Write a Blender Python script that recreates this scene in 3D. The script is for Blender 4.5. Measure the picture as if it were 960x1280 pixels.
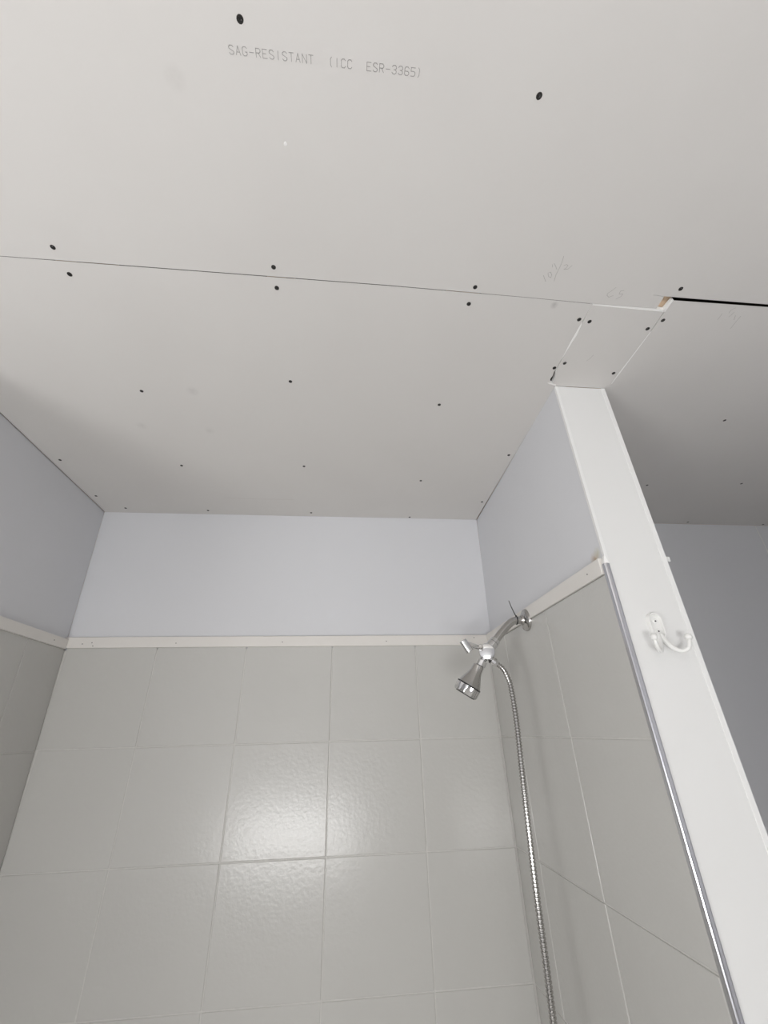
import bpy, bmesh, math, random
from mathutils import Vector, Matrix

random.seed(4)
for o in list(bpy.data.objects):
    bpy.data.objects.remove(o)
scene = bpy.context.scene
COL = scene.collection

# ---------------------------------------------------------------- camera
CEIL = 2.44
CAM = Vector((0.0, 0.0, 1.6221))
cam_data = bpy.data.cameras.new('camera')
cam_data.sensor_fit = 'HORIZONTAL'
cam_data.sensor_width = 36.0
cam_data.lens = 521.92 * 36.0 / 960.0
cam_data.clip_start = 0.02
cam = bpy.data.objects.new('camera', cam_data)
COL.objects.link(cam)
RIGHT = Vector((0.9952946, -0.0937027, -0.024665))
DOWN = Vector((0.022198, 0.4682899, -0.883296))
FWD = Vector((0.0943176, 0.8785923, 0.4681665))
M = Matrix.Identity(4)
for i in range(3):
    M[i][0] = RIGHT[i]
    M[i][1] = -DOWN[i]
    M[i][2] = -FWD[i]
    M[i][3] = CAM[i]
cam.matrix_world = M
scene.camera = cam

# ---------------------------------------------------------------- light
scene.view_settings.view_transform = 'Standard'
scene.view_settings.look = 'None'
scene.view_settings.gamma = 1.0
scene.view_settings.use_curve_mapping = False
scene.view_settings.exposure = 0.0
world = bpy.data.worlds.new('World')
scene.world = world
world.use_nodes = True
world.node_tree.nodes['Background'].inputs[0].default_value = (0.85, 0.92, 1.0, 1)
world.node_tree.nodes['Background'].inputs[1].default_value = 1.0

# daylight up from sunlit ground by the rear window; left window is added fill
REAR, ROOM_LEFT = -1.94, -2.395
WIN1 = (-1.00, 0.12, 0.52, 1.12)        # x0, x1, z0, z1 in the rear wall
FILL_WIN = (-1.55, -0.35, 0.40, 1.30)        # y0, y1, z0, z1 of an added fill window in the left room wall
def daylight(loc, sx, sy, direction, watts):
    ld = bpy.data.lights.new('window_area_light', 'AREA')
    ld.shape = 'RECTANGLE'
    ld.size, ld.size_y = sx, sy
    ld.energy = watts
    ld.color = (1.0, 0.99, 0.98)
    lo = bpy.data.objects.new('window_area_light', ld)
    COL.objects.link(lo)
    lo.location = loc
    lo.rotation_euler = Vector(direction).to_track_quat('-Z', 'Y').to_euler()
daylight(((WIN1[0] + WIN1[1]) / 2, REAR + 0.16, (WIN1[2] + WIN1[3]) / 2), WIN1[1] - WIN1[0] - 0.06, WIN1[3] - WIN1[2] - 0.06, (0.0, 1, 2.0), 43.0)
daylight((ROOM_LEFT + 0.30, (FILL_WIN[0] + FILL_WIN[1]) / 2, (FILL_WIN[2] + FILL_WIN[3]) / 2), FILL_WIN[1] - FILL_WIN[0] - 0.06, FILL_WIN[3] - FILL_WIN[2] - 0.06, (1, 0.15, 0.75), 23.0)  # added fill lamp, brightens the right shower wall

# ---------------------------------------------------------------- materials
def mat(name, col, rough=0.6, metal=0.0, noise=None, bump=None, coat=0.0, spec=0.5):
    """noise=(scale, amount, second colour); bump=(scale, strength, distance)"""
    m = bpy.data.materials.new(name)
    m.use_nodes = True
    nt = m.node_tree
    b = nt.nodes['Principled BSDF']
    b.inputs['Base Color'].default_value = (*col, 1)
    b.inputs['Roughness'].default_value = rough
    b.inputs['Metallic'].default_value = metal
    b.inputs['Coat Weight'].default_value = coat
    b.inputs['Specular IOR Level'].default_value = spec
    geo = nt.nodes.new('ShaderNodeNewGeometry')
    if noise:
        n = nt.nodes.new('ShaderNodeTexNoise')
        n.inputs['Scale'].default_value = noise[0]
        n.inputs['Detail'].default_value = 5
        r = nt.nodes.new('ShaderNodeMapRange')
        r.inputs['From Min'].default_value = 0.35
        r.inputs['From Max'].default_value = 0.75
        r.inputs['To Max'].default_value = noise[1]
        x = nt.nodes.new('ShaderNodeMix')
        x.data_type = 'RGBA'
        x.inputs[6].default_value = (*col, 1)
        x.inputs[7].default_value = (*noise[2], 1)
        nt.links.new(geo.outputs['Position'], n.inputs['Vector'])
        nt.links.new(n.outputs['Fac'], r.inputs['Value'])
        nt.links.new(r.outputs['Result'], x.inputs[0])
        nt.links.new(x.outputs[2], b.inputs['Base Color'])
    if bump:
        n = nt.nodes.new('ShaderNodeTexNoise')
        n.inputs['Scale'].default_value = bump[0]
        n.inputs['Detail'].default_value = 4
        k = nt.nodes.new('ShaderNodeBump')
        k.inputs['Strength'].default_value = bump[1]
        k.inputs['Distance'].default_value = bump[2]
        nt.links.new(geo.outputs['Position'], n.inputs['Vector'])
        nt.links.new(n.outputs['Fac'], k.inputs['Height'])
        nt.links.new(k.outputs['Normal'], b.inputs['Normal'])
    return m

def add_stain(m, spots):
    """brown-ish stains with a shape of their own around points of the wall"""
    nt = m.node_tree
    b = nt.nodes['Principled BSDF']
    geo = nt.nodes.new('ShaderNodeNewGeometry')
    nz = nt.nodes.new('ShaderNodeTexNoise')
    nz.inputs['Scale'].default_value = 90
    nt.links.new(geo.outputs['Position'], nz.inputs['Vector'])
    for p, rad, c, amt in spots:
        d = nt.nodes.new('ShaderNodeVectorMath')
        d.operation = 'DISTANCE'
        d.inputs[1].default_value = p
        nt.links.new(geo.outputs['Position'], d.inputs[0])
        mr = nt.nodes.new('ShaderNodeMapRange')
        mr.interpolation_type = 'SMOOTHSTEP'
        mr.inputs['From Min'].default_value = 0
        mr.inputs['From Max'].default_value = rad
        mr.inputs['To Min'].default_value = amt
        mr.inputs['To Max'].default_value = 0
        nt.links.new(d.outputs['Value'], mr.inputs['Value'])
        mu = nt.nodes.new('ShaderNodeMath')
        mu.operation = 'MULTIPLY'
        nt.links.new(mr.outputs['Result'], mu.inputs[0])
        nt.links.new(nz.outputs['Fac'], mu.inputs[1])
        x = nt.nodes.new('ShaderNodeMix')
        x.data_type = 'RGBA'
        src = b.inputs['Base Color'].links
        if src:
            nt.links.new(src[0].from_socket, x.inputs[6])
        else:
            x.inputs[6].default_value = b.inputs['Base Color'].default_value
        x.inputs[7].default_value = (*c, 1)
        nt.links.new(mu.outputs[0], x.inputs[0])
        nt.links.new(x.outputs[2], b.inputs['Base Color'])

PAPER = mat('gypsum_paper', (0.69, 0.672, 0.652), 0.85, noise=(5, 0.35, (0.65, 0.63, 0.61)), bump=(160, 0.05, 0.001), spec=0.2)
add_stain(PAPER, [((-0.41, 0.875, 2.44), 0.022, (0.45, 0.43, 0.42), 0.5), ((-0.60, 1.03, 2.44), 0.02, (0.45, 0.43, 0.42), 0.45),
                  ((-0.41, 1.04, 2.44), 0.02, (0.45, 0.43, 0.42), 0.4), ((-0.25, 0.257, 2.44), 0.02, (0.42, 0.40, 0.38), 0.35), ((0.447, 0.556, 2.44), 0.011, (0.25, 0.24, 0.23), 0.9)])
GYPSUM = mat('gypsum_core', (0.92, 0.915, 0.90), 0.9, spec=0.2)
BLUE = mat('blue_grey_paint', (0.69, 0.695, 0.718), 0.6, noise=(4, 0.3, (0.66, 0.665, 0.687)), bump=(220, 0.06, 0.001), spec=0.3)
BLUE_STAINED = mat('blue_grey_paint_stained', (0.69, 0.695, 0.718), 0.6, noise=(4, 0.3, (0.66, 0.665, 0.687)), bump=(220, 0.06, 0.001), spec=0.3)
add_stain(BLUE_STAINED, [((0.562, 0.826, 1.953), 0.022, (0.42, 0.25, 0.10), 1.3), ((0.562, 0.812, 1.962), 0.02, (0.5, 0.48, 0.3), 0.8)])
GLAZE = mat('tile_glaze', (0.555, 0.548, 0.525), 0.20, noise=(7, 0.3, (0.53, 0.522, 0.50)), bump=(95, 0.25, 0.0016), spec=0.38)
GROUT = mat('grout', (0.62, 0.61, 0.585), 0.85, noise=(60, 0.4, (0.52, 0.51, 0.48)), spec=0.2)
TRIMW = mat('trim_paint', (0.76, 0.735, 0.70), 0.5, noise=(20, 0.3, (0.72, 0.69, 0.65)), spec=0.35)
WHITE = mat('white_paint', (0.775, 0.775, 0.765), 0.5, noise=(6, 0.3, (0.745, 0.745, 0.73)), bump=(180, 0.05, 0.001), spec=0.3)
BEAD = mat('bead_plastic', (0.82, 0.82, 0.81), 0.4)
PLASTIC = mat('white_plastic', (0.82, 0.82, 0.80), 0.3)
CHROME = mat('chrome', (0.68, 0.68, 0.68), 0.09, 1.0)
NICKEL = mat('brushed_nickel', (0.50, 0.49, 0.475), 0.17, 1.0)
STRIP = mat('polished_strip', (0.60, 0.60, 0.63), 0.18, 1.0)
BLACK = mat('black_plastic', (0.02, 0.02, 0.02), 0.5)
SCREW = mat('black_screw', (0.035, 0.032, 0.03), 0.55, 0.3)
PENCIL = mat('pencil', (0.43, 0.42, 0.40), 0.7)
INK = mat('grey_ink', (0.36, 0.35, 0.34), 0.7)
SCUFF = mat('scuff', (0.58, 0.55, 0.52), 0.8)
WOOD = mat('pine', (0.80, 0.62, 0.45), 0.7, noise=(40, 0.6, (0.70, 0.50, 0.33)))
DARK = mat('attic_board', (0.10, 0.085, 0.07), 0.9)
FLOOR = mat('floor_vinyl', (0.72, 0.70, 0.67), 0.5, noise=(6, 0.5, (0.66, 0.64, 0.61)))
GLASS = mat('window_glass', (0.9, 0.95, 0.95), 0.02)
GLASS.node_tree.nodes['Principled BSDF'].inputs['Transmission Weight'].default_value = 1.0

# ---------------------------------------------------------------- mesh helpers
class MB:
    def __init__(s):
        s.v, s.f, s.m = [], [], []
    def add(s, verts, faces, mi=0):
        n = len(s.v)
        s.v += [tuple(p) for p in verts]
        s.f += [tuple(i + n for i in f) for f in faces]
        s.m += [mi] * len(faces) if isinstance(mi, int) else list(mi)
    def box(s, a, b, mi=0):
        x0, y0, z0 = a; x1, y1, z1 = b
        s.add([(x0,y0,z0),(x1,y0,z0),(x1,y1,z0),(x0,y1,z0),(x0,y0,z1),(x1,y0,z1),(x1,y1,z1),(x0,y1,z1)],
              [(0,3,2,1),(4,5,6,7),(0,1,5,4),(1,2,6,5),(2,3,7,6),(3,0,4,7)], mi)
    def hexa(s, v, mi=0):
        s.add(v, [(0,3,2,1),(4,5,6,7),(0,1,5,4),(1,2,6,5),(2,3,7,6),(3,0,4,7)], mi)
    def prism(s, poly, z0, z1, low=0, side=0):
        n = len(poly)
        v = [(x, y, z0) for x, y in poly] + [(x, y, z1) for x, y in poly]
        f = [tuple(range(n))[::-1], tuple(range(n, 2 * n))] + [(i, (i + 1) % n, (i + 1) % n + n, i + n) for i in range(n)]
        s.add(v, f, [low, low] + [side] * n)
    def tube(s, path, rad, n=16, mi=0, caps=True):
        P = [Vector(p) for p in path]
        R = rad if isinstance(rad, (list, tuple)) else [rad] * len(P)
        T = []
        for i in range(len(P)):
            d = P[min(i + 1, len(P) - 1)] - P[max(i - 1, 0)]
            T.append(d.normalized())
        up = Vector((0, 1, 0)) if abs(T[0].y) < 0.9 else Vector((1, 0, 0))
        u = (up - T[0] * up.dot(T[0])).normalized()
        verts = []
        for i in range(len(P)):
            u = (u - T[i] * u.dot(T[i])).normalized()
            w = T[i].cross(u)
            for k in range(n):
                a = 2 * math.pi * k / n
                verts.append(P[i] + (u * math.cos(a) + w * math.sin(a)) * R[i])
        f = []
        for i in range(len(P) - 1):
            for k in range(n):
                f.append((i*n + k, i*n + (k+1) % n, (i+1)*n + (k+1) % n, (i+1)*n + k))
        if caps:
            f.append(tuple(range(n))[::-1])
            f.append(tuple(range((len(P)-1)*n, len(P)*n)))
        s.add(verts, f, mi)
    def lathe(s, org, axis, prof, n=28, mi=0, lobes=None):
        """prof = [(t along axis, radius)]; lobes=(count, depth)"""
        o = Vector(org); t = Vector(axis).normalized()
        up = Vector((0, 1, 0)) if abs(t.y) < 0.9 else Vector((1, 0, 0))
        u = (up - t * up.dot(t)).normalized(); w = t.cross(u)
        verts = []
        for d, r in prof:
            for k in range(n):
                a = 2 * math.pi * k / n
                q = r * (1 + lobes[1] * math.cos(lobes[0] * a)) if lobes else r
                verts.append(o + t * d + (u * math.cos(a) + w * math.sin(a)) * q)
        f = []
        m = len(prof)
        for i in range(m - 1):
            for k in range(n):
                f.append((i*n + k, i*n + (k+1) % n, (i+1)*n + (k+1) % n, (i+1)*n + k))
        f.append(tuple(range(n))[::-1])
        f.append(tuple(range((m-1)*n, m*n)))
        s.add(verts, f, mi)
    def ball(s, c, r, n=16, mi=0):
        prof = [(-r * math.cos(math.pi * i / 10), max(r * math.sin(math.pi * i / 10), 1e-5)) for i in range(11)]
        s.lathe(c, (0, 0, 1), prof, n, mi)
    def mesh(s, name, mats, bevel=0, smooth=False, seg=2):
        me = bpy.data.meshes.new(name)
        me.from_pydata(s.v, [], s.f)
        for m in (mats if isinstance(mats, (list, tuple)) else [mats]):
            me.materials.append(m)
        for p, i in zip(me.polygons, s.m):
            p.material_index = i
        bm = bmesh.new(); bm.from_mesh(me)
        bmesh.ops.recalc_face_normals(bm, faces=bm.faces)
        if bevel:
            bmesh.ops.bevel(bm, geom=list(bm.edges), offset=bevel, segments=seg, affect='EDGES', profile=0.5)
        bm.to_mesh(me); bm.free()
        if smooth:
            for p in me.polygons:
                p.use_smooth = True
            try:
                me.set_sharp_from_angle(angle=math.radians(38))
            except Exception:
                pass
        return me
    def build(s, name, mats, parent=None, bevel=0, smooth=False, seg=2):
        return obj(name, s.mesh(name, mats, bevel, smooth, seg), parent)

def obj(name, me, parent=None, loc=None):
    o = bpy.data.objects.new(name, me)
    COL.objects.link(o)
    if parent:
        o.parent = parent
    if loc:
        o.location = loc
    return o

def structure(o, label=None, cat=None):
    o['kind'] = 'structure'
    if label:
        o['label'] = label
        o['category'] = cat
    return o

def thing(name, label, cat, loc):
    o = bpy.data.objects.new(name, None)
    COL.objects.link(o)
    o.location = loc
    o['label'] = label
    o['category'] = cat
    return o

def smooth_path(pts, k=8):
    """Catmull-Rom through pts"""
    P = [Vector(p) for p in pts]
    P = [P[0] * 2 - P[1]] + P + [P[-1] * 2 - P[-2]]
    out = []
    for i in range(1, len(P) - 2):
        a, b, c, d = P[i-1], P[i], P[i+1], P[i+2]
        for j in range(k):
            t = j / k
            out.append(0.5 * ((2*b) + (c-a)*t + (2*a-5*b+4*c-d)*t*t + (3*b-a-3*c+d)*t**3))
    out.append(P[-2])
    return out

def child_of(o, parent):
    o.parent = parent
    o.matrix_parent_inverse = parent.matrix_world.inverted()

# ---------------------------------------------------------------- measured data
SCREWS = {'A': [(-0.1481, 0.1928), (0.2701, 0.2304), (-0.5536, 0.5119), (-0.1499, 0.5181), (0.2613, 0.5282), (0.7001, 0.4978)], 'D': [(-0.552, 0.5643), (-0.1493, 0.5618), (0.2584, 0.5671), (-0.5429, 0.8838), (-0.1481, 0.822), (0.2604, 0.8821), (-0.9322, 1.2227), (-0.9345, 1.4581), (-0.8683, 1.5512), (-0.5524, 1.5564), (-0.5525, 1.2333), (-0.1419, 1.2144), (0.2773, 1.2842), (-0.1376, 1.5563), (0.2793, 1.5772), (0.5473, 1.1078), (0.5538, 1.4299), (0.5203, 0.5862), (0.5285, 0.7279)], 'B': [(0.5469, 0.5894), (0.694, 0.5977), (0.5479, 0.7108), (0.6933, 0.7339)], 'C': [(0.7162, 0.5746), (1.1508, 0.893), (1.1586, 1.2706), (1.527, 1.239), (1.5653, 1.5701), (1.9513, 1.5781)]}
PENCIL_A = [[(0.3939, 0.4925), (0.3988, 0.4985), (0.4043, 0.5046)], [(0.4009, 0.4867), (0.4051, 0.4843), (0.4106, 0.4902), (0.4109, 0.4955), (0.4052, 0.4938), (0.4013, 0.4877)], [(0.4022, 0.4692), (0.4041, 0.4741)], [(0.4047, 0.467), (0.4107, 0.4725), (0.4156, 0.4783)], [(0.4169, 0.4512), (0.4189, 0.4628), (0.4195, 0.477), (0.4187, 0.4885), (0.4213, 0.5022)], [(0.4263, 0.4693), (0.4304, 0.4669), (0.4344, 0.4686), (0.4328, 0.4739), (0.4298, 0.4772), (0.4378, 0.4755), (0.4424, 0.468)], [(0.5592, 0.5058), (0.5546, 0.5129), (0.5488, 0.5202), (0.5504, 0.5247), (0.557, 0.5282), (0.5634, 0.5237)], [(0.5804, 0.5109), (0.5735, 0.5126), (0.5744, 0.5194), (0.5828, 0.5183), (0.5822, 0.5246), (0.5748, 0.531)]]
PENCIL_C = [[(0.8402, 0.5483), (0.8424, 0.5637)], [(0.8584, 0.5318), (0.8529, 0.5378), (0.8541, 0.5453)], [(0.8646, 0.5426), (0.8642, 0.5503), (0.8622, 0.5544)], [(0.8746, 0.5495), (0.8811, 0.5608)], [(0.8885, 0.5504), (0.8898, 0.5641), (0.8927, 0.5841)]]
PENCIL_B = [[(0.6072, 0.6804), (0.6033, 0.6954), (0.5993, 0.6995)]]
SCUFF_D = [[(-0.458, 1.4489), (-0.3133, 1.451), (-0.1994, 1.4484)]]
FLECK = [(-0.1044, 0.3186)]
NAIL_BACK = [(-0.8894, 1.576, 1.9199), (-0.8593, 1.576, 1.9237), (-0.8537, 1.576, 1.9129), (-0.5798, 1.576, 1.9203), (-0.2121, 1.576, 1.9218), (0.1647, 1.576, 1.9221), (0.4976, 1.576, 1.933)]
NAIL_LEFT = [(-0.937, 1.5003, 1.9189)]
NAIL_RIGHT = [(0.5475, 0.8494, 1.9271)]
FLANGE = (0.5499, 1.2109, 1.9115)

# ================================================================ SETTING
# ---- floor
b = MB(); b.box((-2.6, -2.1, -0.05), (2.7, 1.8, 0.0))
structure(b.build('floor', FLOOR), 'grey vinyl floor below the shower and closet', 'floor')

# ---- ceiling: attic sheathing with gypsum boards and joists hung below it
b = MB(); b.box((-2.6, -2.1, 2.60), (2.7, 1.8, 2.62))
ceiling = structure(b.build('ceiling', DARK), 'grey unpainted gypsum board ceiling with black screws and open joints', 'ceiling')
TOP = CEIL + 0.0127
LX = lambda z: -0.9514 - 0.029 * (z - 1.94)        # left wall leans a little
boardA = [(-2.39, -1.93), (1.490, -1.93), (1.490, 0.5183), (0.708, 0.5172), (0.6765, 0.5168), (0.650, 0.5160), (0.6495, 0.5168),
          (0.6765, 0.5180), (0.6790, 0.5462), (0.5304, 0.5455), (0.3817, 0.5420), (0.071, 0.5378), (-0.4087, 0.5368), (-2.39, 0.5352)]
boardD = [(-2.39, 0.5362), (-0.975, 0.5368), (-0.4087, 0.5384), (0.071, 0.5393), (0.3817, 0.5430), (0.5304, 0.5466), (0.5306, 0.580), (0.5302, 0.5995),
          (0.5304, 0.6267), (0.5305, 0.6469), (0.5322, 0.6765), (0.5338, 0.7116), (0.5350, 0.726), (0.5330, 0.737), (0.5362, 0.7542), (0.5350, 0.766),
          (0.5430, 0.7800), (0.5590, 0.7830), (0.5635, 0.95), (0.5685, 1.20), (0.5755, 1.588), (-0.963, 1.589), (-0.963, 0.7480), (-2.39, 0.7480)]
boardB = [(0.5312, 0.5490), (0.6990, 0.5525), (0.7020, 0.5560), (0.7058, 0.6061), (0.7066, 0.6889), (0.7068, 0.7383), (0.7085, 0.7720), (0.700, 0.7885), (0.5610, 0.7885),
          (0.5480, 0.7800), (0.5440, 0.7542), (0.5368, 0.740), (0.5362, 0.7116), (0.5345, 0.6765), (0.5352, 0.6469), (0.5362, 0.6267), (0.5336, 0.5995), (0.5314, 0.580)]
boardC = [(0.7035, 0.5252), (1.490, 0.5222), (1.490, 0.648), (2.495, 0.648), (2.495, 1.5890), (0.7010, 1.5890), (0.7010, 0.7745),
          (0.7110, 0.7742), (0.7108, 0.7383), (0.7098, 0.6889), (0.7080, 0.6061), (0.7050, 0.5531)]
boards = {}
for key, poly, zo in (('A', boardA, 0.0), ('D', boardD, 0.0004), ('B', boardB, 0.0), ('C', boardC, 0.0015)):
    b = MB()
    b.prism(poly, CEIL + zo, TOP, 0, 1)
    n = len(poly)
    cut = {'C': ((0, 0, 0.016), (1, 0, 0.016)), 'D': tuple((i, 0, 0.012) for i in range(6))}.get(key, ())
    if key == 'C':                      # factory paper edge along the open joint
        b.m[2] = 0
    if key == 'D':
        cut += tuple((i, -0.012, 0) for i in (17, 18, 19, 20)) + ((21, 0.012, 0), (22, 0.012, 0))
    for i, dx, dy in cut:               # edges leaned back from the joint, shaped to make it look dark
        x, y, z = b.v[n + i]
        b.v[n + i] = (x + dx, y + dy, z)
    boards[key] = b.build('gypsum_board', [PAPER, GYPSUM], ceiling)
boards['B']['label'] = 'small gypsum patch board with ragged white edges'
# raw gypsum crumbling along the cut edges of the patch
def filler(pts, dz=0.0006):
    b = MB(); b.prism(pts, CEIL + dz, CEIL + 0.010)
    b.build('raw_edge', GYPSUM, boards['B'])
filler([(0.5307, 0.590), (0.5304, 0.5995), (0.5306, 0.6267), (0.5307, 0.6469), (0.5324, 0.6765), (0.5334, 0.700), (0.5346, 0.700), (0.5343, 0.6765), (0.5350, 0.6469), (0.5360, 0.6267), (0.5334, 0.5995)])
filler([(0.5330, 0.7790), (0.5430, 0.7802), (0.5590, 0.7832), (0.5608, 0.7880), (0.5470, 0.7840), (0.5400, 0.7830)], -0.0004)
filler([(0.5310, 0.5463), (0.6790, 0.5470), (0.7005, 0.5490), (0.7020, 0.5555), (0.6990, 0.5523), (0.5314, 0.5488)])
filler([(0.7003, 0.5246), (0.7040, 0.5244), (0.7054, 0.5531), (0.7010, 0.5532), (0.6985, 0.5490)])
filler([(0.7060, 0.6061), (0.7082, 0.6061), (0.7100, 0.6889), (0.7110, 0.7383), (0.7112, 0.7720), (0.7070, 0.7720), (0.7066, 0.7383), (0.7068, 0.6889)])
# joists above the boards
for i, x in enumerate((-2.17, -1.77, -1.365, -0.958, -0.5530, -0.1490, 0.2600, 0.6860, 1.152, 1.545, 1.95)):
    b = MB(); b.box((x - 0.019, -1.93, TOP + 0.0005), (x + 0.019, 1.585, 2.599))
    b.build('joist', WOOD, ceiling)

# drywall screws: dished head with a cross recess
def screw_mesh():
    b = MB()
    b.lathe((0, 0, 0.0012), (0, 0, -1), [(0, 0.0046), (0.0014, 0.0046), (0.0017, 0.0040), (0.0012, 0.0012)], 14, 0)
    b.box((-0.0026, -0.0006, -0.0007), (0.0026, 0.0006, -0.0002), 1)
    b.box((-0.0006, -0.0026, -0.0007), (0.0006, 0.0026, -0.0002), 1)
    return b.mesh('drywall_screw', [SCREW, BLACK])
SM = screw_mesh()
for key, pts in SCREWS.items():
    for x, y in pts:
        o = obj('drywall_screw', SM, boards[key], (x, y, CEIL + (0.0015 if key == 'C' else 0.0)))
        o.rotation_euler = (random.uniform(-0.06, 0.06), random.uniform(-0.06, 0.06), random.uniform(0, 3))

def stroke(mb, pts, w, z):
    """flat mark on the ceiling: a thin ribbon just under the board face"""
    for (ax, ay), (bx, by) in zip(pts, pts[1:]):
        d = Vector((bx - ax, by - ay))
        if d.length < 1e-6:
            continue
        n = Vector((-d.y, d.x)).normalized() * w / 2
        e = d.normalized() * w * 0.4
        mb.add([(ax - e.x + n.x, ay - e.y + n.y, z), (bx + e.x + n.x, by + e.y + n.y, z), (bx + e.x - n.x, by + e.y - n.y, z), (ax - e.x - n.x, ay - e.y - n.y, z)], [(0, 1, 2, 3)])

for key, data in (('A', PENCIL_A), ('C', PENCIL_C), ('B', PENCIL_B)):
    b = MB()
    for q in data:
        stroke(b, q, 0.0009, CEIL - 0.0002 + (0.0015 if key == 'C' else 0.0))
    b.build('pencil_mark', PENCIL, boards[key])
b = MB(); stroke(b, SCUFF_D[0], 0.0016, CEIL + 0.0002); b.build('scuff_mark', SCUFF, boards['D'])
b = MB(); b.lathe((FLECK[0][0], FLECK[0][1], CEIL + 0.0001), (0.2, 0, -1), [(0, 0.003), (0.0006, 0.0024)], 8); b.build('paint_fleck', GYPSUM, boards['A'])

# printed line of lettering on the board: strokes on a 4 x 6 grid
GLYPH = {
 'S': [[(4,5),(3,6),(1,6),(0,5),(0,4),(4,2),(4,1),(3,0),(1,0),(0,1)]],
 'A': [[(0,0),(2,6),(4,0)],[(1,2),(3,2)]],
 'G': [[(4,5),(3,6),(1,6),(0,5),(0,1),(1,0),(3,0),(4,1),(4,2.6),(2.4,2.6)]],
 '-': [[(0.2,2.8),(3.8,2.8)]],
 'R': [[(0,0),(0,6),(3,6),(4,5),(4,4),(3,3),(0,3)],[(2,3),(4,0)]],
 'E': [[(4,6),(0,6),(0,0),(4,0)],[(0,3),(3,3)]],
 'I': [[(2,6),(2,0)]],
 'T': [[(0,6),(4,6)],[(2,6),(2,0)]],
 'N': [[(0,0),(0,6),(4,0),(4,6)]],
 'C': [[(4,5),(3,6),(1,6),(0,5),(0,1),(1,0),(3,0),(4,1)]],
 '(': [[(3,6.4),(2,5),(2,1),(3,-.4)]],
 ')': [[(1,6.4),(2,5),(2,1),(1,-.4)]],
 '3': [[(0,5),(1,6),(3,6),(4,5),(4,4),(3,3),(1.6,3)],[(3,3),(4,2),(4,1),(3,0),(1,0),(0,1)]],
 '6': [[(4,5),(3,6),(1,6),(0,5),(0,1),(1,0),(3,0),(4,1),(4,2),(3,3),(0,3)]],
 '5': [[(4,6),(0,6),(0,3.4),(3,3.4),(4,2.6),(4,1),(3,0),(0,0)]],
}
b = MB()
for i, ch in enumerate('SAG-RESISTANT  (ICC  ESR-3365)'):
    for seg in GLYPH.get(ch, []):
        pts = [(-0.1655 + i * 0.00884 + (gx - 2) * 0.00145, 0.2216 - (gy - 3) * 0.00142) for gx, gy in seg]
        stroke(b, pts, 0.0007, CEIL - 0.0002)
b.build('printed_lettering', INK, boards['A'])

# ---- tiles
TILE_CACHE = {}
def tile_mesh(w, h):
    k = (round(w, 4), round(h, 4))
    if k not in TILE_CACHE:
        b = MB(); b.box((-w / 2, -0.003, -h / 2), (w / 2, 0.003, h / 2))
        me = b.mesh('tile', GLAZE, bevel=0.0016, seg=2)
        TILE_CACHE[k] = me
    return TILE_CACHE[k]
J = 0.0031
ROWS = [1.9094, 1.6019, 1.3014, 1.003, 0.703, 0.403, 0.103, 0.004]
TILT = 0.0035

def tile(parent, c, w, h, rz=0.0, rx=0.0, ry=0.0):
    o = obj('tile', tile_mesh(w - J, h - J), parent, c)
    o.rotation_euler = (rx + random.uniform(-TILT, TILT), ry, rz + random.uniform(-TILT, TILT))
    return o

LT = lambda z: -0.945 - 0.029 * (z - 1.94)         # left tile face
# ---- wall_back: framing, painted drywall above, tile below
YB, YT = 1.59, 1.582
b = MB(); b.box((-1.06, YB + 0.013, 0), (0.70, YB + 0.10, 2.595))
wall_back = structure(b.build('wall_back', WOOD), 'back wall of the shower, blue grey paint above square white tiles', 'wall')
b = MB(); b.hexa([(LX(1.9), YB, 1.90), (0.5685, YB, 1.90), (0.5685, YB + 0.0127, 1.90), (LX(1.9), YB + 0.0127, 1.90),
                  (LX(2.5), YB, 2.50), (0.580, YB, 2.50), (0.580, YB + 0.0127, 2.50), (LX(2.5), YB + 0.0127, 2.50)])
b.build('drywall_panel', BLUE, wall_back)
b = MB(); b.box((-0.99, YT + 0.0016, 0.0), (0.60, YB + 0.0127, 1.8995)); b.build('grout_bed', GROUT, wall_back)
for r in range(7):
    z1, z0 = ROWS[r], ROWS[r + 1]
    zc = (z0 + z1) / 2
    xs = [LT(zc) + 0.001, -0.6406, -0.3365, -0.0324, 0.2717, 0.5500]
    for c in range(5):
        tile(wall_back, ((xs[c] + xs[c + 1]) / 2, YT + 0.003, zc), xs[c + 1] - xs[c], z1 - z0)

# ---- wall_left
b = MB(); b.hexa([(-1.06, 0.7505, 0), (LX(0) - 0.014, 0.7505, 0), (LX(0) - 0.014, 1.60, 0), (-1.06, 1.60, 0),
                  (-1.06, 0.7505, 2.595), (LX(2.595) - 0.014, 0.7505, 2.595), (LX(2.595) - 0.014, 1.60, 2.595), (-1.06, 1.60, 2.595)])
wall_left = structure(b.build('wall_left', WOOD), 'left shower wall in shade, blue grey paint above square tiles', 'wall')
def xslab(mb, fx, t, y0, y1, z0, z1):
    mb.hexa([(fx(z0) - t, y0, z0), (fx(z0), y0, z0), (fx(z0), y1, z0), (fx(z0) - t, y1, z0),
             (fx(z1) - t, y0, z1), (fx(z1), y0, z1), (fx(z1), y1, z1), (fx(z1) - t, y1, z1)])
b = MB(); xslab(b, LX, 0.0127, 0.7505, YB - 0.0008, 1.90, 2.4412); b.build('drywall_panel', BLUE, wall_left)
b = MB(); b.hexa([(-1.06, 0.738, 0.0), (LT(0) - 0.0005, 0.738, 0.0), (LT(0) - 0.0005, 0.7495, 0.0), (-1.06, 0.7495, 0.0),
                  (-1.06, 0.738, 2.4395), (LT(2.44) - 0.0005, 0.738, 2.4395), (LT(2.44) - 0.0005, 0.7495, 2.4395), (-1.06, 0.7495, 2.4395)])
b.build('end_board', WHITE, wall_left)
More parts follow.
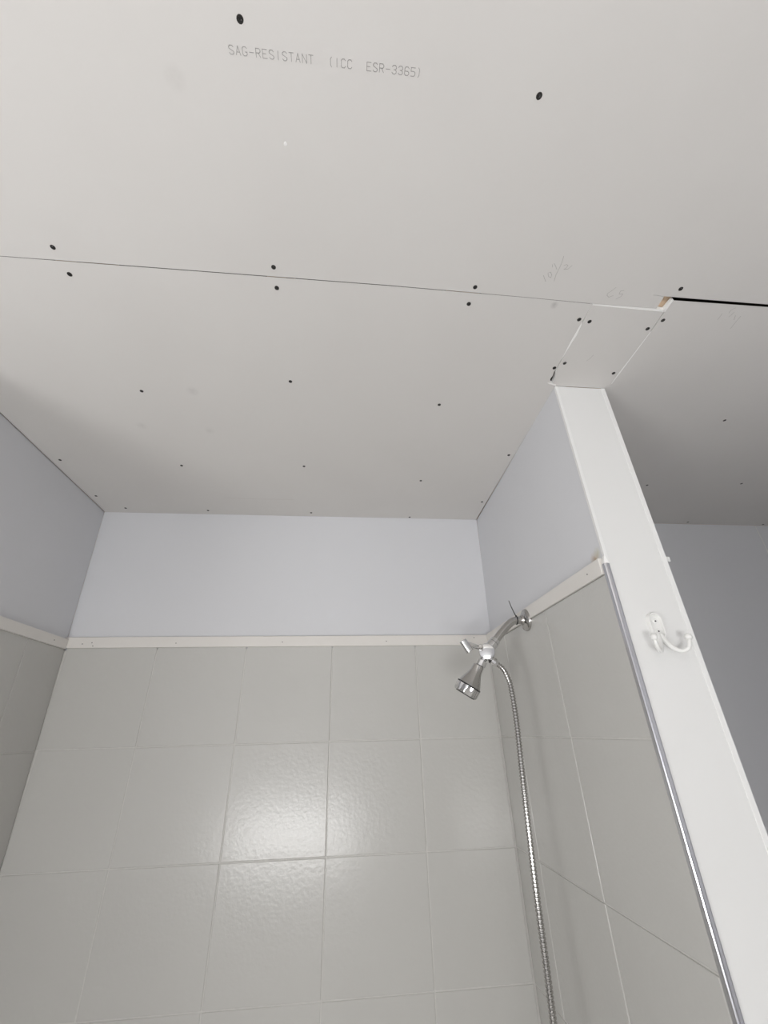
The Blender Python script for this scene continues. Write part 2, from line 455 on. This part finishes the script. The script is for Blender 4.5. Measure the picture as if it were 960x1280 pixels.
b = MB(); xslab(b, lambda z: LT(z) - 0.0016, 0.012, 0.752, YT + 0.001, 0.0, 1.8995); b.build('grout_bed', GROUT, wall_left)
ys = [1.581, 1.3921, 1.088, 0.754]
for r in range(7):
    z1, z0 = ROWS[r] - 0.004, ROWS[r + 1] - 0.004
    zc = (z0 + z1) / 2
    for c in range(3):
        y1, y0 = ys[c], ys[c + 1]
        o = tile(wall_left, (0, 0, 0), y1 - y0, max(z1 - z0, 0.02))
        o.matrix_local = (Matrix.Translation((LT(zc) - 0.003, (y0 + y1) / 2, zc)) @ Matrix.Rotation(-0.029, 4, 'Y') @ Matrix.Rotation(math.pi / 2, 4, 'Z'))

# ---- wall_partition: stud wall between shower and closet
PF = 0.7895
b = MB(); b.box((0.590, PF + 0.012, 0), (0.687, YB, 2.4395))
part = structure(b.build('wall_partition', WOOD), 'narrow white partition wall ending between the shower and the dark closet', 'wall')
b = MB()
b.hexa([(0.5600, PF + 0.0005, 1.90), (0.5895, PF + 0.0005, 1.90), (0.5895, YB - 0.0005, 1.90), (0.5672, YB - 0.0005, 1.90),
        (0.5595, PF + 0.0005, 2.4410), (0.5895, PF + 0.0005, 2.4410), (0.5895, YB - 0.0005, 2.4410), (0.5795, YB - 0.0005, 2.4410)])
b.build('drywall_panel', BLUE_STAINED, part)
b = MB(); b.box((0.6875, PF + 0.0005, 0.0), (0.7000, YB - 0.0005, 2.4395)); b.build('drywall_panel', BLUE, part)
b = MB(); b.box((0.5620, PF, 0.0), (0.6995, PF + 0.0115, 2.4395)); b.build('end_board', WHITE, part)
b = MB(); b.box((0.5585, PF - 0.0010, 1.936), (0.5660, PF + 0.006, 2.4398)); b.build('corner_bead', BEAD, part, bevel=0.0004, seg=1)
b = MB(); b.box((0.6895, PF - 0.0012, 0.0), (0.7006, PF + 0.006, 2.4398)); b.build('corner_bead', BEAD, part, bevel=0.0004, seg=1)
b = MB(); b.box((0.5536, PF + 0.004, 0.0), (0.5895, YT - 0.0005, 1.8995)); b.build('grout_bed', GROUT, part)
yr = [PF + 0.006, 1.0897, 1.4100, 1.5812]
for r in range(7):
    z1, z0 = ROWS[r], ROWS[r + 1]
    for c in range(3):
        tile(part, (0.5550, (yr[c] + yr[c + 1]) / 2, (z0 + z1) / 2), yr[c + 1] - yr[c], z1 - z0, rz=-math.pi / 2)
# polished edge strip: convex profile running down the tiled corner
b = MB()
prof = []
for k in range(9):
    a = math.pi * k / 8
    prof.append((0.5575 - 0.0062 * math.cos(a), PF - 0.0005 - 0.0042 * math.sin(a) ** 0.6))
prof += [(0.5637, PF + 0.005), (0.5513, PF + 0.005)]
b.prism(prof, 0.0, 1.930)
strip = b.build('edge_strip', STRIP, part, smooth=True)
strip['label'] = 'polished metal tile edge strip'
b = MB(); b.hexa([(0.5515, PF - 0.004, 1.930), (0.5640, PF - 0.004, 1.930), (0.5640, PF + 0.006, 1.930), (0.5515, PF + 0.006, 1.930),
                  (0.5570, PF - 0.002, 1.948), (0.5600, PF - 0.002, 1.948), (0.5600, PF + 0.006, 1.948), (0.5570, PF + 0.006, 1.948)])
b.build('caulk_blob', GYPSUM, part, bevel=0.001)

# ---- trims between paint and tile
def nails(o, pts, ax):
    b = MB(); b.lathe((0, 0, 0), ax, [(-0.002, 0.0016), (0.0004, 0.0016), (0.0006, 0.001)], 8)
    me = b.mesh('nail_head', SCREW)
    for p in pts:
        obj('nail_head', me, o, p)
b = MB(); b.box((LX(1.93) + 0.0005, 1.576, 1.9065), (0.5490, YB - 0.0003, 1.9430))
t1 = structure(b.build('trim_1', TRIMW, bevel=0.0012), 'cream wooden trim strip along the back wall above the tiles', 'trim'); nails(t1, NAIL_BACK, (0, -1, 0))
b = MB(); xslab(b, lambda z: LX(z) + 0.0135, 0.0133, 0.7505, 1.5755, 1.9035, 1.9350)
t2 = structure(b.build('trim_2', TRIMW, bevel=0.0012), 'cream wooden trim strip along the shaded left wall above the tiles', 'trim'); nails(t2, NAIL_LEFT, (1, 0, 0))
b = MB(); b.hexa([(0.5475, PF + 0.008, 1.9094), (0.5597, PF + 0.008, 1.9094), (0.5597, 1.5755, 1.9094), (0.5475, 1.5755, 1.9094),
                  (0.5475, PF + 0.008, 1.9455), (0.5597, PF + 0.008, 1.9455), (0.5675, 1.5755, 1.9455), (0.5475, 1.5755, 1.9455)])
t3 = structure(b.build('trim_3', TRIMW, bevel=0.0012), 'cream wooden trim strip on the partition above the tiles behind the shower arm', 'trim'); nails(t3, NAIL_RIGHT, (-1, 0, 0))

# ---- closet beyond the partition
b = MB(); b.box((0.705, YB + 0.013, 0), (2.60, YB + 0.10, 2.595))
wf = structure(b.build('wall_closet_back', WOOD), 'blue grey back wall of the dark closet with a vertical seam', 'wall')
b = MB(); b.box((0.7005, YB, 0), (1.9190, YB + 0.0127, 2.4414)); b.build('drywall_panel', BLUE, wf)
b = MB(); b.box((1.9225, YB, 0), (2.4995, YB + 0.0127, 2.4414)); b.build('drywall_panel', BLUE, wf)
b = MB(); b.box((1.9185, YB - 0.0008, 0), (1.9230, YB + 0.006, 2.4385)); b.build('seam_strip', WHITE, wf)
b = MB(); b.box((2.50, 0.55, 0), (2.60, 1.60, 2.595)); structure(b.build('wall_closet_side', BLUE), 'blue grey end wall of the closet', 'wall')
b = MB(); b.box((1.495, 0.55, 0), (2.4995, 0.645, 2.595)); structure(b.build('shade_wall_front', BLUE), 'unseen blue grey wall added to keep the closet dark', 'wall')  # added out of view to block light from the closet
b = MB(); b.box((1.495, -1.94, 0), (1.60, 0.5495, 2.595)); structure(b.build('shade_wall_right', BLUE), 'unseen blue grey right wall added to shade the closet', 'wall')  # also added out of view, narrows the light reaching the closet

b = MB(); b.box((-2.394, 0.7515, 0), (-1.0605, 0.86, 2.595)); structure(b.build('wall_room_end', BLUE), 'blue grey wall beside the shower', 'wall')

# ---- walls behind the camera with the rear window and the added left one
def window_wall(name, label, wlabel, n, u0, u1, win, along):
    """a wall along x at REAR or along y at ROOM_LEFT, with one framed opening"""
    def bx(mb, a0, a1, d0, d1, z0, z1):
        if along == 'x':
            mb.box((a0, REAR - d1, z0), (a1, REAR - d0, z1))
        else:
            mb.box((ROOM_LEFT - d1, a0, z0), (ROOM_LEFT - d0, a1, z1))
    w0, w1, z0, z1 = win
    b = MB()
    bx(b, u0, w0, 0, 0.10, 0, 2.595); bx(b, w1, u1, 0, 0.10, 0, 2.595)
    bx(b, w0, w1, 0, 0.10, 0, z0); bx(b, w0, w1, 0, 0.10, z1, 2.595)
    structure(b.build(name, BLUE), label, 'wall')
    b = MB()
    bx(b, w0, w0 + 0.03, 0.002, 0.07, z0, z1); bx(b, w1 - 0.03, w1, 0.002, 0.07, z0, z1)
    bx(b, w0 + 0.03, w1 - 0.03, 0.002, 0.07, z0, z0 + 0.03); bx(b, w0 + 0.03, w1 - 0.03, 0.002, 0.07, z1 - 0.03, z1)
    o = structure(b.build('window_%d' % n, WHITE), wlabel, 'window')
    b = MB(); bx(b, w0 + 0.03, w1 - 0.03, 0.040, 0.045, z0 + 0.03, z1 - 0.03); b.build('pane', GLASS, o)
window_wall('wall_rear', 'blue grey wall with a small low window', 'small low white framed window letting in daylight', 1, -2.50, 1.60, WIN1, 'x')
window_wall('wall_room_left', 'blue grey wall with an added wide low window', 'added wide low white framed window for fill light', 2, -1.9395, 0.86, FILL_WIN, 'y')

# ================================================================ THINGS
FY = 1.2109
def part_of(root, mb, name, mats, label=None, parent=None, **k):
    o = mb.build(name, mats, None, **k)
    p = parent or root
    o.parent = p
    if parent is None:
        o.matrix_parent_inverse = Matrix.Translation(-root.location)
    if label:
        o['label'] = label
    return o

# ---- shower fixture
sh = thing('shower_fixture', 'chrome shower head with diverter on a bent arm from the tiled partition', 'shower head', (0.552, FY, 1.9115))
b = MB(); b.lathe((0.5515, FY, 1.9115), (-1, 0, 0), [(0, 0.0325), (0.004, 0.0325), (0.007, 0.031), (0.011, 0.024), (0.014, 0.0150), (0.020, 0.0128)], 36)
part_of(sh, b, 'wall_flange', NICKEL, smooth=True)
b = MB(); b.tube(smooth_path([(0.5480, FY, 1.9112), (0.5300, FY, 1.9112), (0.5174, FY, 1.9100), (0.5060, FY, 1.9070), (0.4950, FY, 1.9000), (0.4703, FY, 1.8780), (0.4416, FY, 1.8485), (0.4350, FY, 1.8418)], 5), 0.0112, 20)
part_of(sh, b, 'shower_arm', NICKEL, smooth=True)
BC = Vector((0.4147, FY, 1.8205))
d = Vector((-0.70, 0, -0.714))
b = MB(); b.lathe((0.4475, FY, 1.8545), d, [(0, 0.0118), (0.001, 0.0135), (0.011, 0.0140), (0.012, 0.0126), (0.0135, 0.0126), (0.0145, 0.0148), (0.032, 0.0148), (0.034, 0.0130)], 24)
part_of(sh, b, 'coupling_nut', CHROME, smooth=True)
ax = Vector((-0.28, -0.95, -0.06)).normalized()
b = MB(); b.lathe(BC - ax * 0.020, ax, [(-0.004, 0.012), (0.0, 0.0195), (0.004, 0.0215), (0.026, 0.0215), (0.030, 0.0225), (0.0340, 0.0225), (0.0362, 0.0212), (0.0372, 0.017), (0.0380, 0.010), (0.0383, 0.0005)], 36)
div = part_of(sh, b, 'diverter_valve', CHROME, smooth=True)
hd = Vector((-0.515, 0.20, -0.84)).normalized()
b = MB(); b.lathe(BC, hd, [(0.010, 0.0105), (0.024, 0.0105), (0.025, 0.0085), (0.027, 0.0085)], 20)
part_of(sh, b, 'outlet_stub', CHROME, smooth=True)
b = MB(); b.lathe(BC, hd, [(0.0265, 0.0100), (0.0275, 0.0135), (0.042, 0.0140), (0.044, 0.0115), (0.0450, 0.0085), (0.050, 0.0085)], 10)
part_of(sh, b, 'ball_joint_nut', CHROME)
ho = Vector((0.3906, FY, 1.7903))
b = MB(); b.lathe(ho, hd, [(0.0065, 0.0120), (0.0080, 0.0148), (0.024, 0.0158), (0.026, 0.0165), (0.034, 0.0190), (0.050, 0.0258), (0.0655, 0.0320), (0.0665, 0.0328)], 36)
head = part_of(sh, b, 'shower_head', NICKEL, smooth=True)
b = MB(); b.lathe(ho, hd, [(0.0660, 0.0300), (0.0662, 0.0336), (0.0690, 0.0336), (0.0692, 0.0300)], 36)
part_of(sh, b, 'seal_ring', BLACK, parent=head, smooth=True)
b = MB(); b.lathe(ho, hd, [(0.0692, 0.0325), (0.0700, 0.0333), (0.0890, 0.0325), (0.0925, 0.0305), (0.0926, 0.0280)], 72, lobes=(9, 0.04))
part_of(sh, b, 'spray_ring', CHROME, parent=head, smooth=True)
b = MB(); b.lathe(ho, hd, [(0.0800, 0.0276), (0.0938, 0.0276), (0.0946, 0.0262), (0.0930, 0.0100), (0.0926, 0.0005)], 36)
part_of(sh, b, 'spray_face', BLACK, parent=head, smooth=True)
nz = MB()
for rr, cnt in ((0.012, 6), (0.020, 10)):
    u = hd.cross(Vector((1, 0, 0))).normalized(); w = hd.cross(u)
    for k in range(cnt):
        a = 2 * math.pi * k / cnt
        nz.lathe(ho + hd * 0.0928 + (u * math.cos(a) + w * math.sin(a)) * rr, hd, [(0, 0.0016), (0.0025, 0.0010)], 6)
part_of(sh, nz, 'nozzles', NICKEL, parent=head)
# holder for the hand shower
bx0 = Vector((0.3435, FY - 0.014, 1.8505)); bx1 = Vector((0.3615, FY - 0.014, 1.8195))
ba = (bx1 - bx0).normalized(); bl = (bx1 - bx0).length
b = MB(); b.lathe(bx0, ba, [(0.002, 0.0085), (0.0, 0.0098), (0.001, 0.0108), (bl - 0.001, 0.0116), (bl, 0.0105), (bl - 0.002, 0.0090), (0.010, 0.0085)], 28)
hol = part_of(sh, b, 'hand_shower_cradle', CHROME, smooth=True)
b = MB(); b.hexa([(0.356, FY - 0.020, 1.8345), (0.400, FY - 0.016, 1.8215), (0.400, FY - 0.004, 1.8215), (0.356, FY - 0.008, 1.8345),
                  (0.353, FY - 0.020, 1.8480), (0.400, FY - 0.016, 1.8340), (0.400, FY - 0.004, 1.8340), (0.353, FY - 0.008, 1.8480)])
part_of(sh, b, 'cradle_bracket', CHROME, bevel=0.002)
b = MB(); b.lathe((0.3920, FY - 0.020, 1.832), (-0.3, -0.95, 0.1), [(-0.012, 0.006), (0.002, 0.0065), (0.004, 0.005)], 14)
part_of(sh, b, 'pivot_screw', NICKEL, smooth=True)
od = Vector((0.45, 0, -0.89)).normalized()
b = MB(); b.lathe(BC + Vector((0.006, 0, -0.010)), od, [(0.004, 0.0100), (0.014, 0.0100), (0.0145, 0.0085), (0.0165, 0.0085)], 18)
part_of(sh, b, 'hose_outlet', NICKEL, smooth=True)

# ---- hose
hose_pts = [(0.4275, FY, 1.7945), (0.4330, FY, 1.7905), (0.4450, FY, 1.7840), (0.4574, FY, 1.7703), (0.4670, FY, 1.7449), (0.4705, FY, 1.7120), (0.4704, FY, 1.6353),
            (0.4651, FY, 1.5351), (0.4597, FY, 1.4193), (0.4555, FY, 1.3148), (0.4536, FY, 1.2263), (0.4523, FY, 1.1571), (0.4500, FY, 1.0872),
            (0.447, FY, 0.95), (0.446, FY, 0.80), (0.446, FY, 0.62)]
hs = thing('shower_hose', 'ribbed metal shower hose hanging from the chrome diverter', 'hose', hose_pts[0])
sp = smooth_path(hose_pts, 24)
dist = [0.0]
for p, q in zip(sp, sp[1:]):
    dist.append(dist[-1] + (q - p).length)
rib, step, path, rad = 0.0075, 0.0015, [], []
s, i = 0.0, 0
while s < dist[-1]:
    while dist[i + 1] < s:
        i += 1
    t = (s - dist[i]) / (dist[i + 1] - dist[i])
    path.append(sp[i].lerp(sp[i + 1], t))
    ph = (s / rib) % 1.0
    rad.append(0.0078 if ph < 0.6 else 0.0058)
    s += step
b = MB(); b.tube(path, rad, 14)
part_of(hs, b, 'ribbed_tube', NICKEL, smooth=True)
b = MB(); b.lathe((0.4245, FY, 1.7985), Vector((0.80, 0, -0.60)), [(0, 0.0085), (0.0005, 0.0112), (0.012, 0.0116), (0.0125, 0.0095), (0.020, 0.0082)], 12)
part_of(hs, b, 'hose_nut', CHROME)
b = MB(); b.lathe((0.4245, FY, 1.7985), Vector((0.80, 0, -0.60)), [(-0.0035, 0.0090), (-0.0002, 0.0098)], 16)
part_of(hs, b, 'washer', BLACK)
b = MB(); b.lathe((0.446, FY, 0.64), (0, 0, -1), [(0, 0.0080), (0.001, 0.0100), (0.03, 0.0105), (0.031, 0.009)], 12)
part_of(hs, b, 'end_ferrule', CHROME)

# ---- cable tie round the arm
ct = thing('cable_tie', 'thin black cable tie looped on the shower arm, tail sticking up', 'cable tie', (0.5185, FY, 1.910))
b = MB()
ring = []
for k in range(25):
    a = 2 * math.pi * k / 24
    ring.append((0.5185 + 0.0008 * math.sin(a), FY + 0.0120 * math.cos(a), 1.9102 + 0.0120 * math.sin(a)))
b.tube(ring, 0.0015, 8, caps=False)
part_of(ct, b, 'loop', BLACK, smooth=True)
b = MB(); b.tube([(0.5190, FY - 0.002, 1.9215), (0.5135, FY - 0.002, 1.9360), (0.5085, FY - 0.002, 1.9520), (0.5041, FY - 0.002, 1.9699)], [0.0016, 0.0014, 0.0013, 0.0010], 6)
part_of(ct, b, 'tail', BLACK)
b = MB(); b.box((0.5170, FY - 0.0045, 1.9210), (0.5210, FY + 0.0005, 1.9250)); part_of(ct, b, 'lock_head', BLACK, bevel=0.0005)

# ---- robe hook on the end of the partition
HX, HZ = 0.6225, 1.797
hk = thing('robe_hook', 'white plastic double robe hook screwed to the end of the white partition', 'hook', (HX, PF, HZ - 0.027))
def stadium(w, h, n=10):
    out = []
    for k in range(n + 1):
        a = math.pi * k / n
        out.append((w * math.cos(a), h - w + w * math.sin(a)))
    for k in range(n + 1):
        a = math.pi + math.pi * k / n
        out.append((w * math.cos(a), -(h - w) + w * math.sin(a)))
    return out
b = MB()
rings = [(0.0145, 0.0270, 0.0), (0.0145, 0.0270, 0.0060), (0.0130, 0.0255, 0.0085), (0.0110, 0.0235, 0.0080), (0.0100, 0.0225, 0.0036)]
n = None
for w, h, dd in rings:
    st = stadium(w, h); n = len(st)
    b.v += [(HX + x, PF - dd, HZ + z) for x, z in st]
for i in range(len(rings) - 1):
    for k in range(n):
        b.f.append((i*n + k, i*n + (k+1) % n, (i+1)*n + (k+1) % n, (i+1)*n + k)); b.m.append(0)
b.f.append(tuple(range((len(rings)-1)*n, len(rings)*n))); b.m.append(0)
b.f.append(tuple(range(n))[::-1]); b.m.append(0)
part_of(hk, b, 'back_plate', PLASTIC, smooth=True)
for sx in (-1, 1):
    pth = smooth_path([(HX + sx*0.003, PF - 0.003, HZ - 0.016), (HX + sx*0.006, PF - 0.008, HZ - 0.030), (HX + sx*0.013, PF - 0.015, HZ - 0.044), (HX + sx*0.022, PF - 0.023, HZ - 0.0505),
                       (HX + sx*0.031, PF - 0.029, HZ - 0.046), (HX + sx*0.0345, PF - 0.032, HZ - 0.036), (HX + sx*0.035, PF - 0.033, HZ - 0.028)], 6)
    b = MB(); b.tube(pth, [0.0056 - 0.0020 * min(1, i / 20) for i in range(len(pth))], 12)
    pr = part_of(hk, b, 'prong', PLASTIC, smooth=True)
    b = MB(); b.ball((HX + sx*0.035, PF - 0.033, HZ - 0.0265), 0.0068)
    part_of(hk, b, 'ball_tip', PLASTIC, parent=pr, smooth=True)
for dz in (0.010, -0.010):
    b = MB(); b.lathe((HX + 0.001, PF - 0.0030, HZ + dz), (0, -1, 0), [(0, 0.0052), (0.0014, 0.0050), (0.0020, 0.0036)], 14)
    sc = part_of(hk, b, 'mounting_screw', PLASTIC)
    b = MB(); b.box((HX - 0.0004, PF - 0.0056, HZ + dz - 0.0013), (HX + 0.0024, PF - 0.0049, HZ + dz + 0.0011)); part_of(hk, b, 'screw_slot', BLACK, parent=sc)

# ---- scrap of tape on the closet side of the partition
b = MB()
b.hexa([(0.7002, 0.797, 1.9400), (0.7185, 0.800, 1.9405), (0.7185, 0.8012, 1.9405), (0.7002, 0.7982, 1.9400),
        (0.7002, 0.797, 1.9520), (0.7185, 0.800, 1.9518), (0.7185, 0.8012, 1.9518), (0.7002, 0.7982, 1.9520)])
tp = b.build('tape_scrap', PLASTIC)
tp['label'] = 'small white scrap of tape sticking out from the closet side of the partition'
tp['category'] = 'tape'
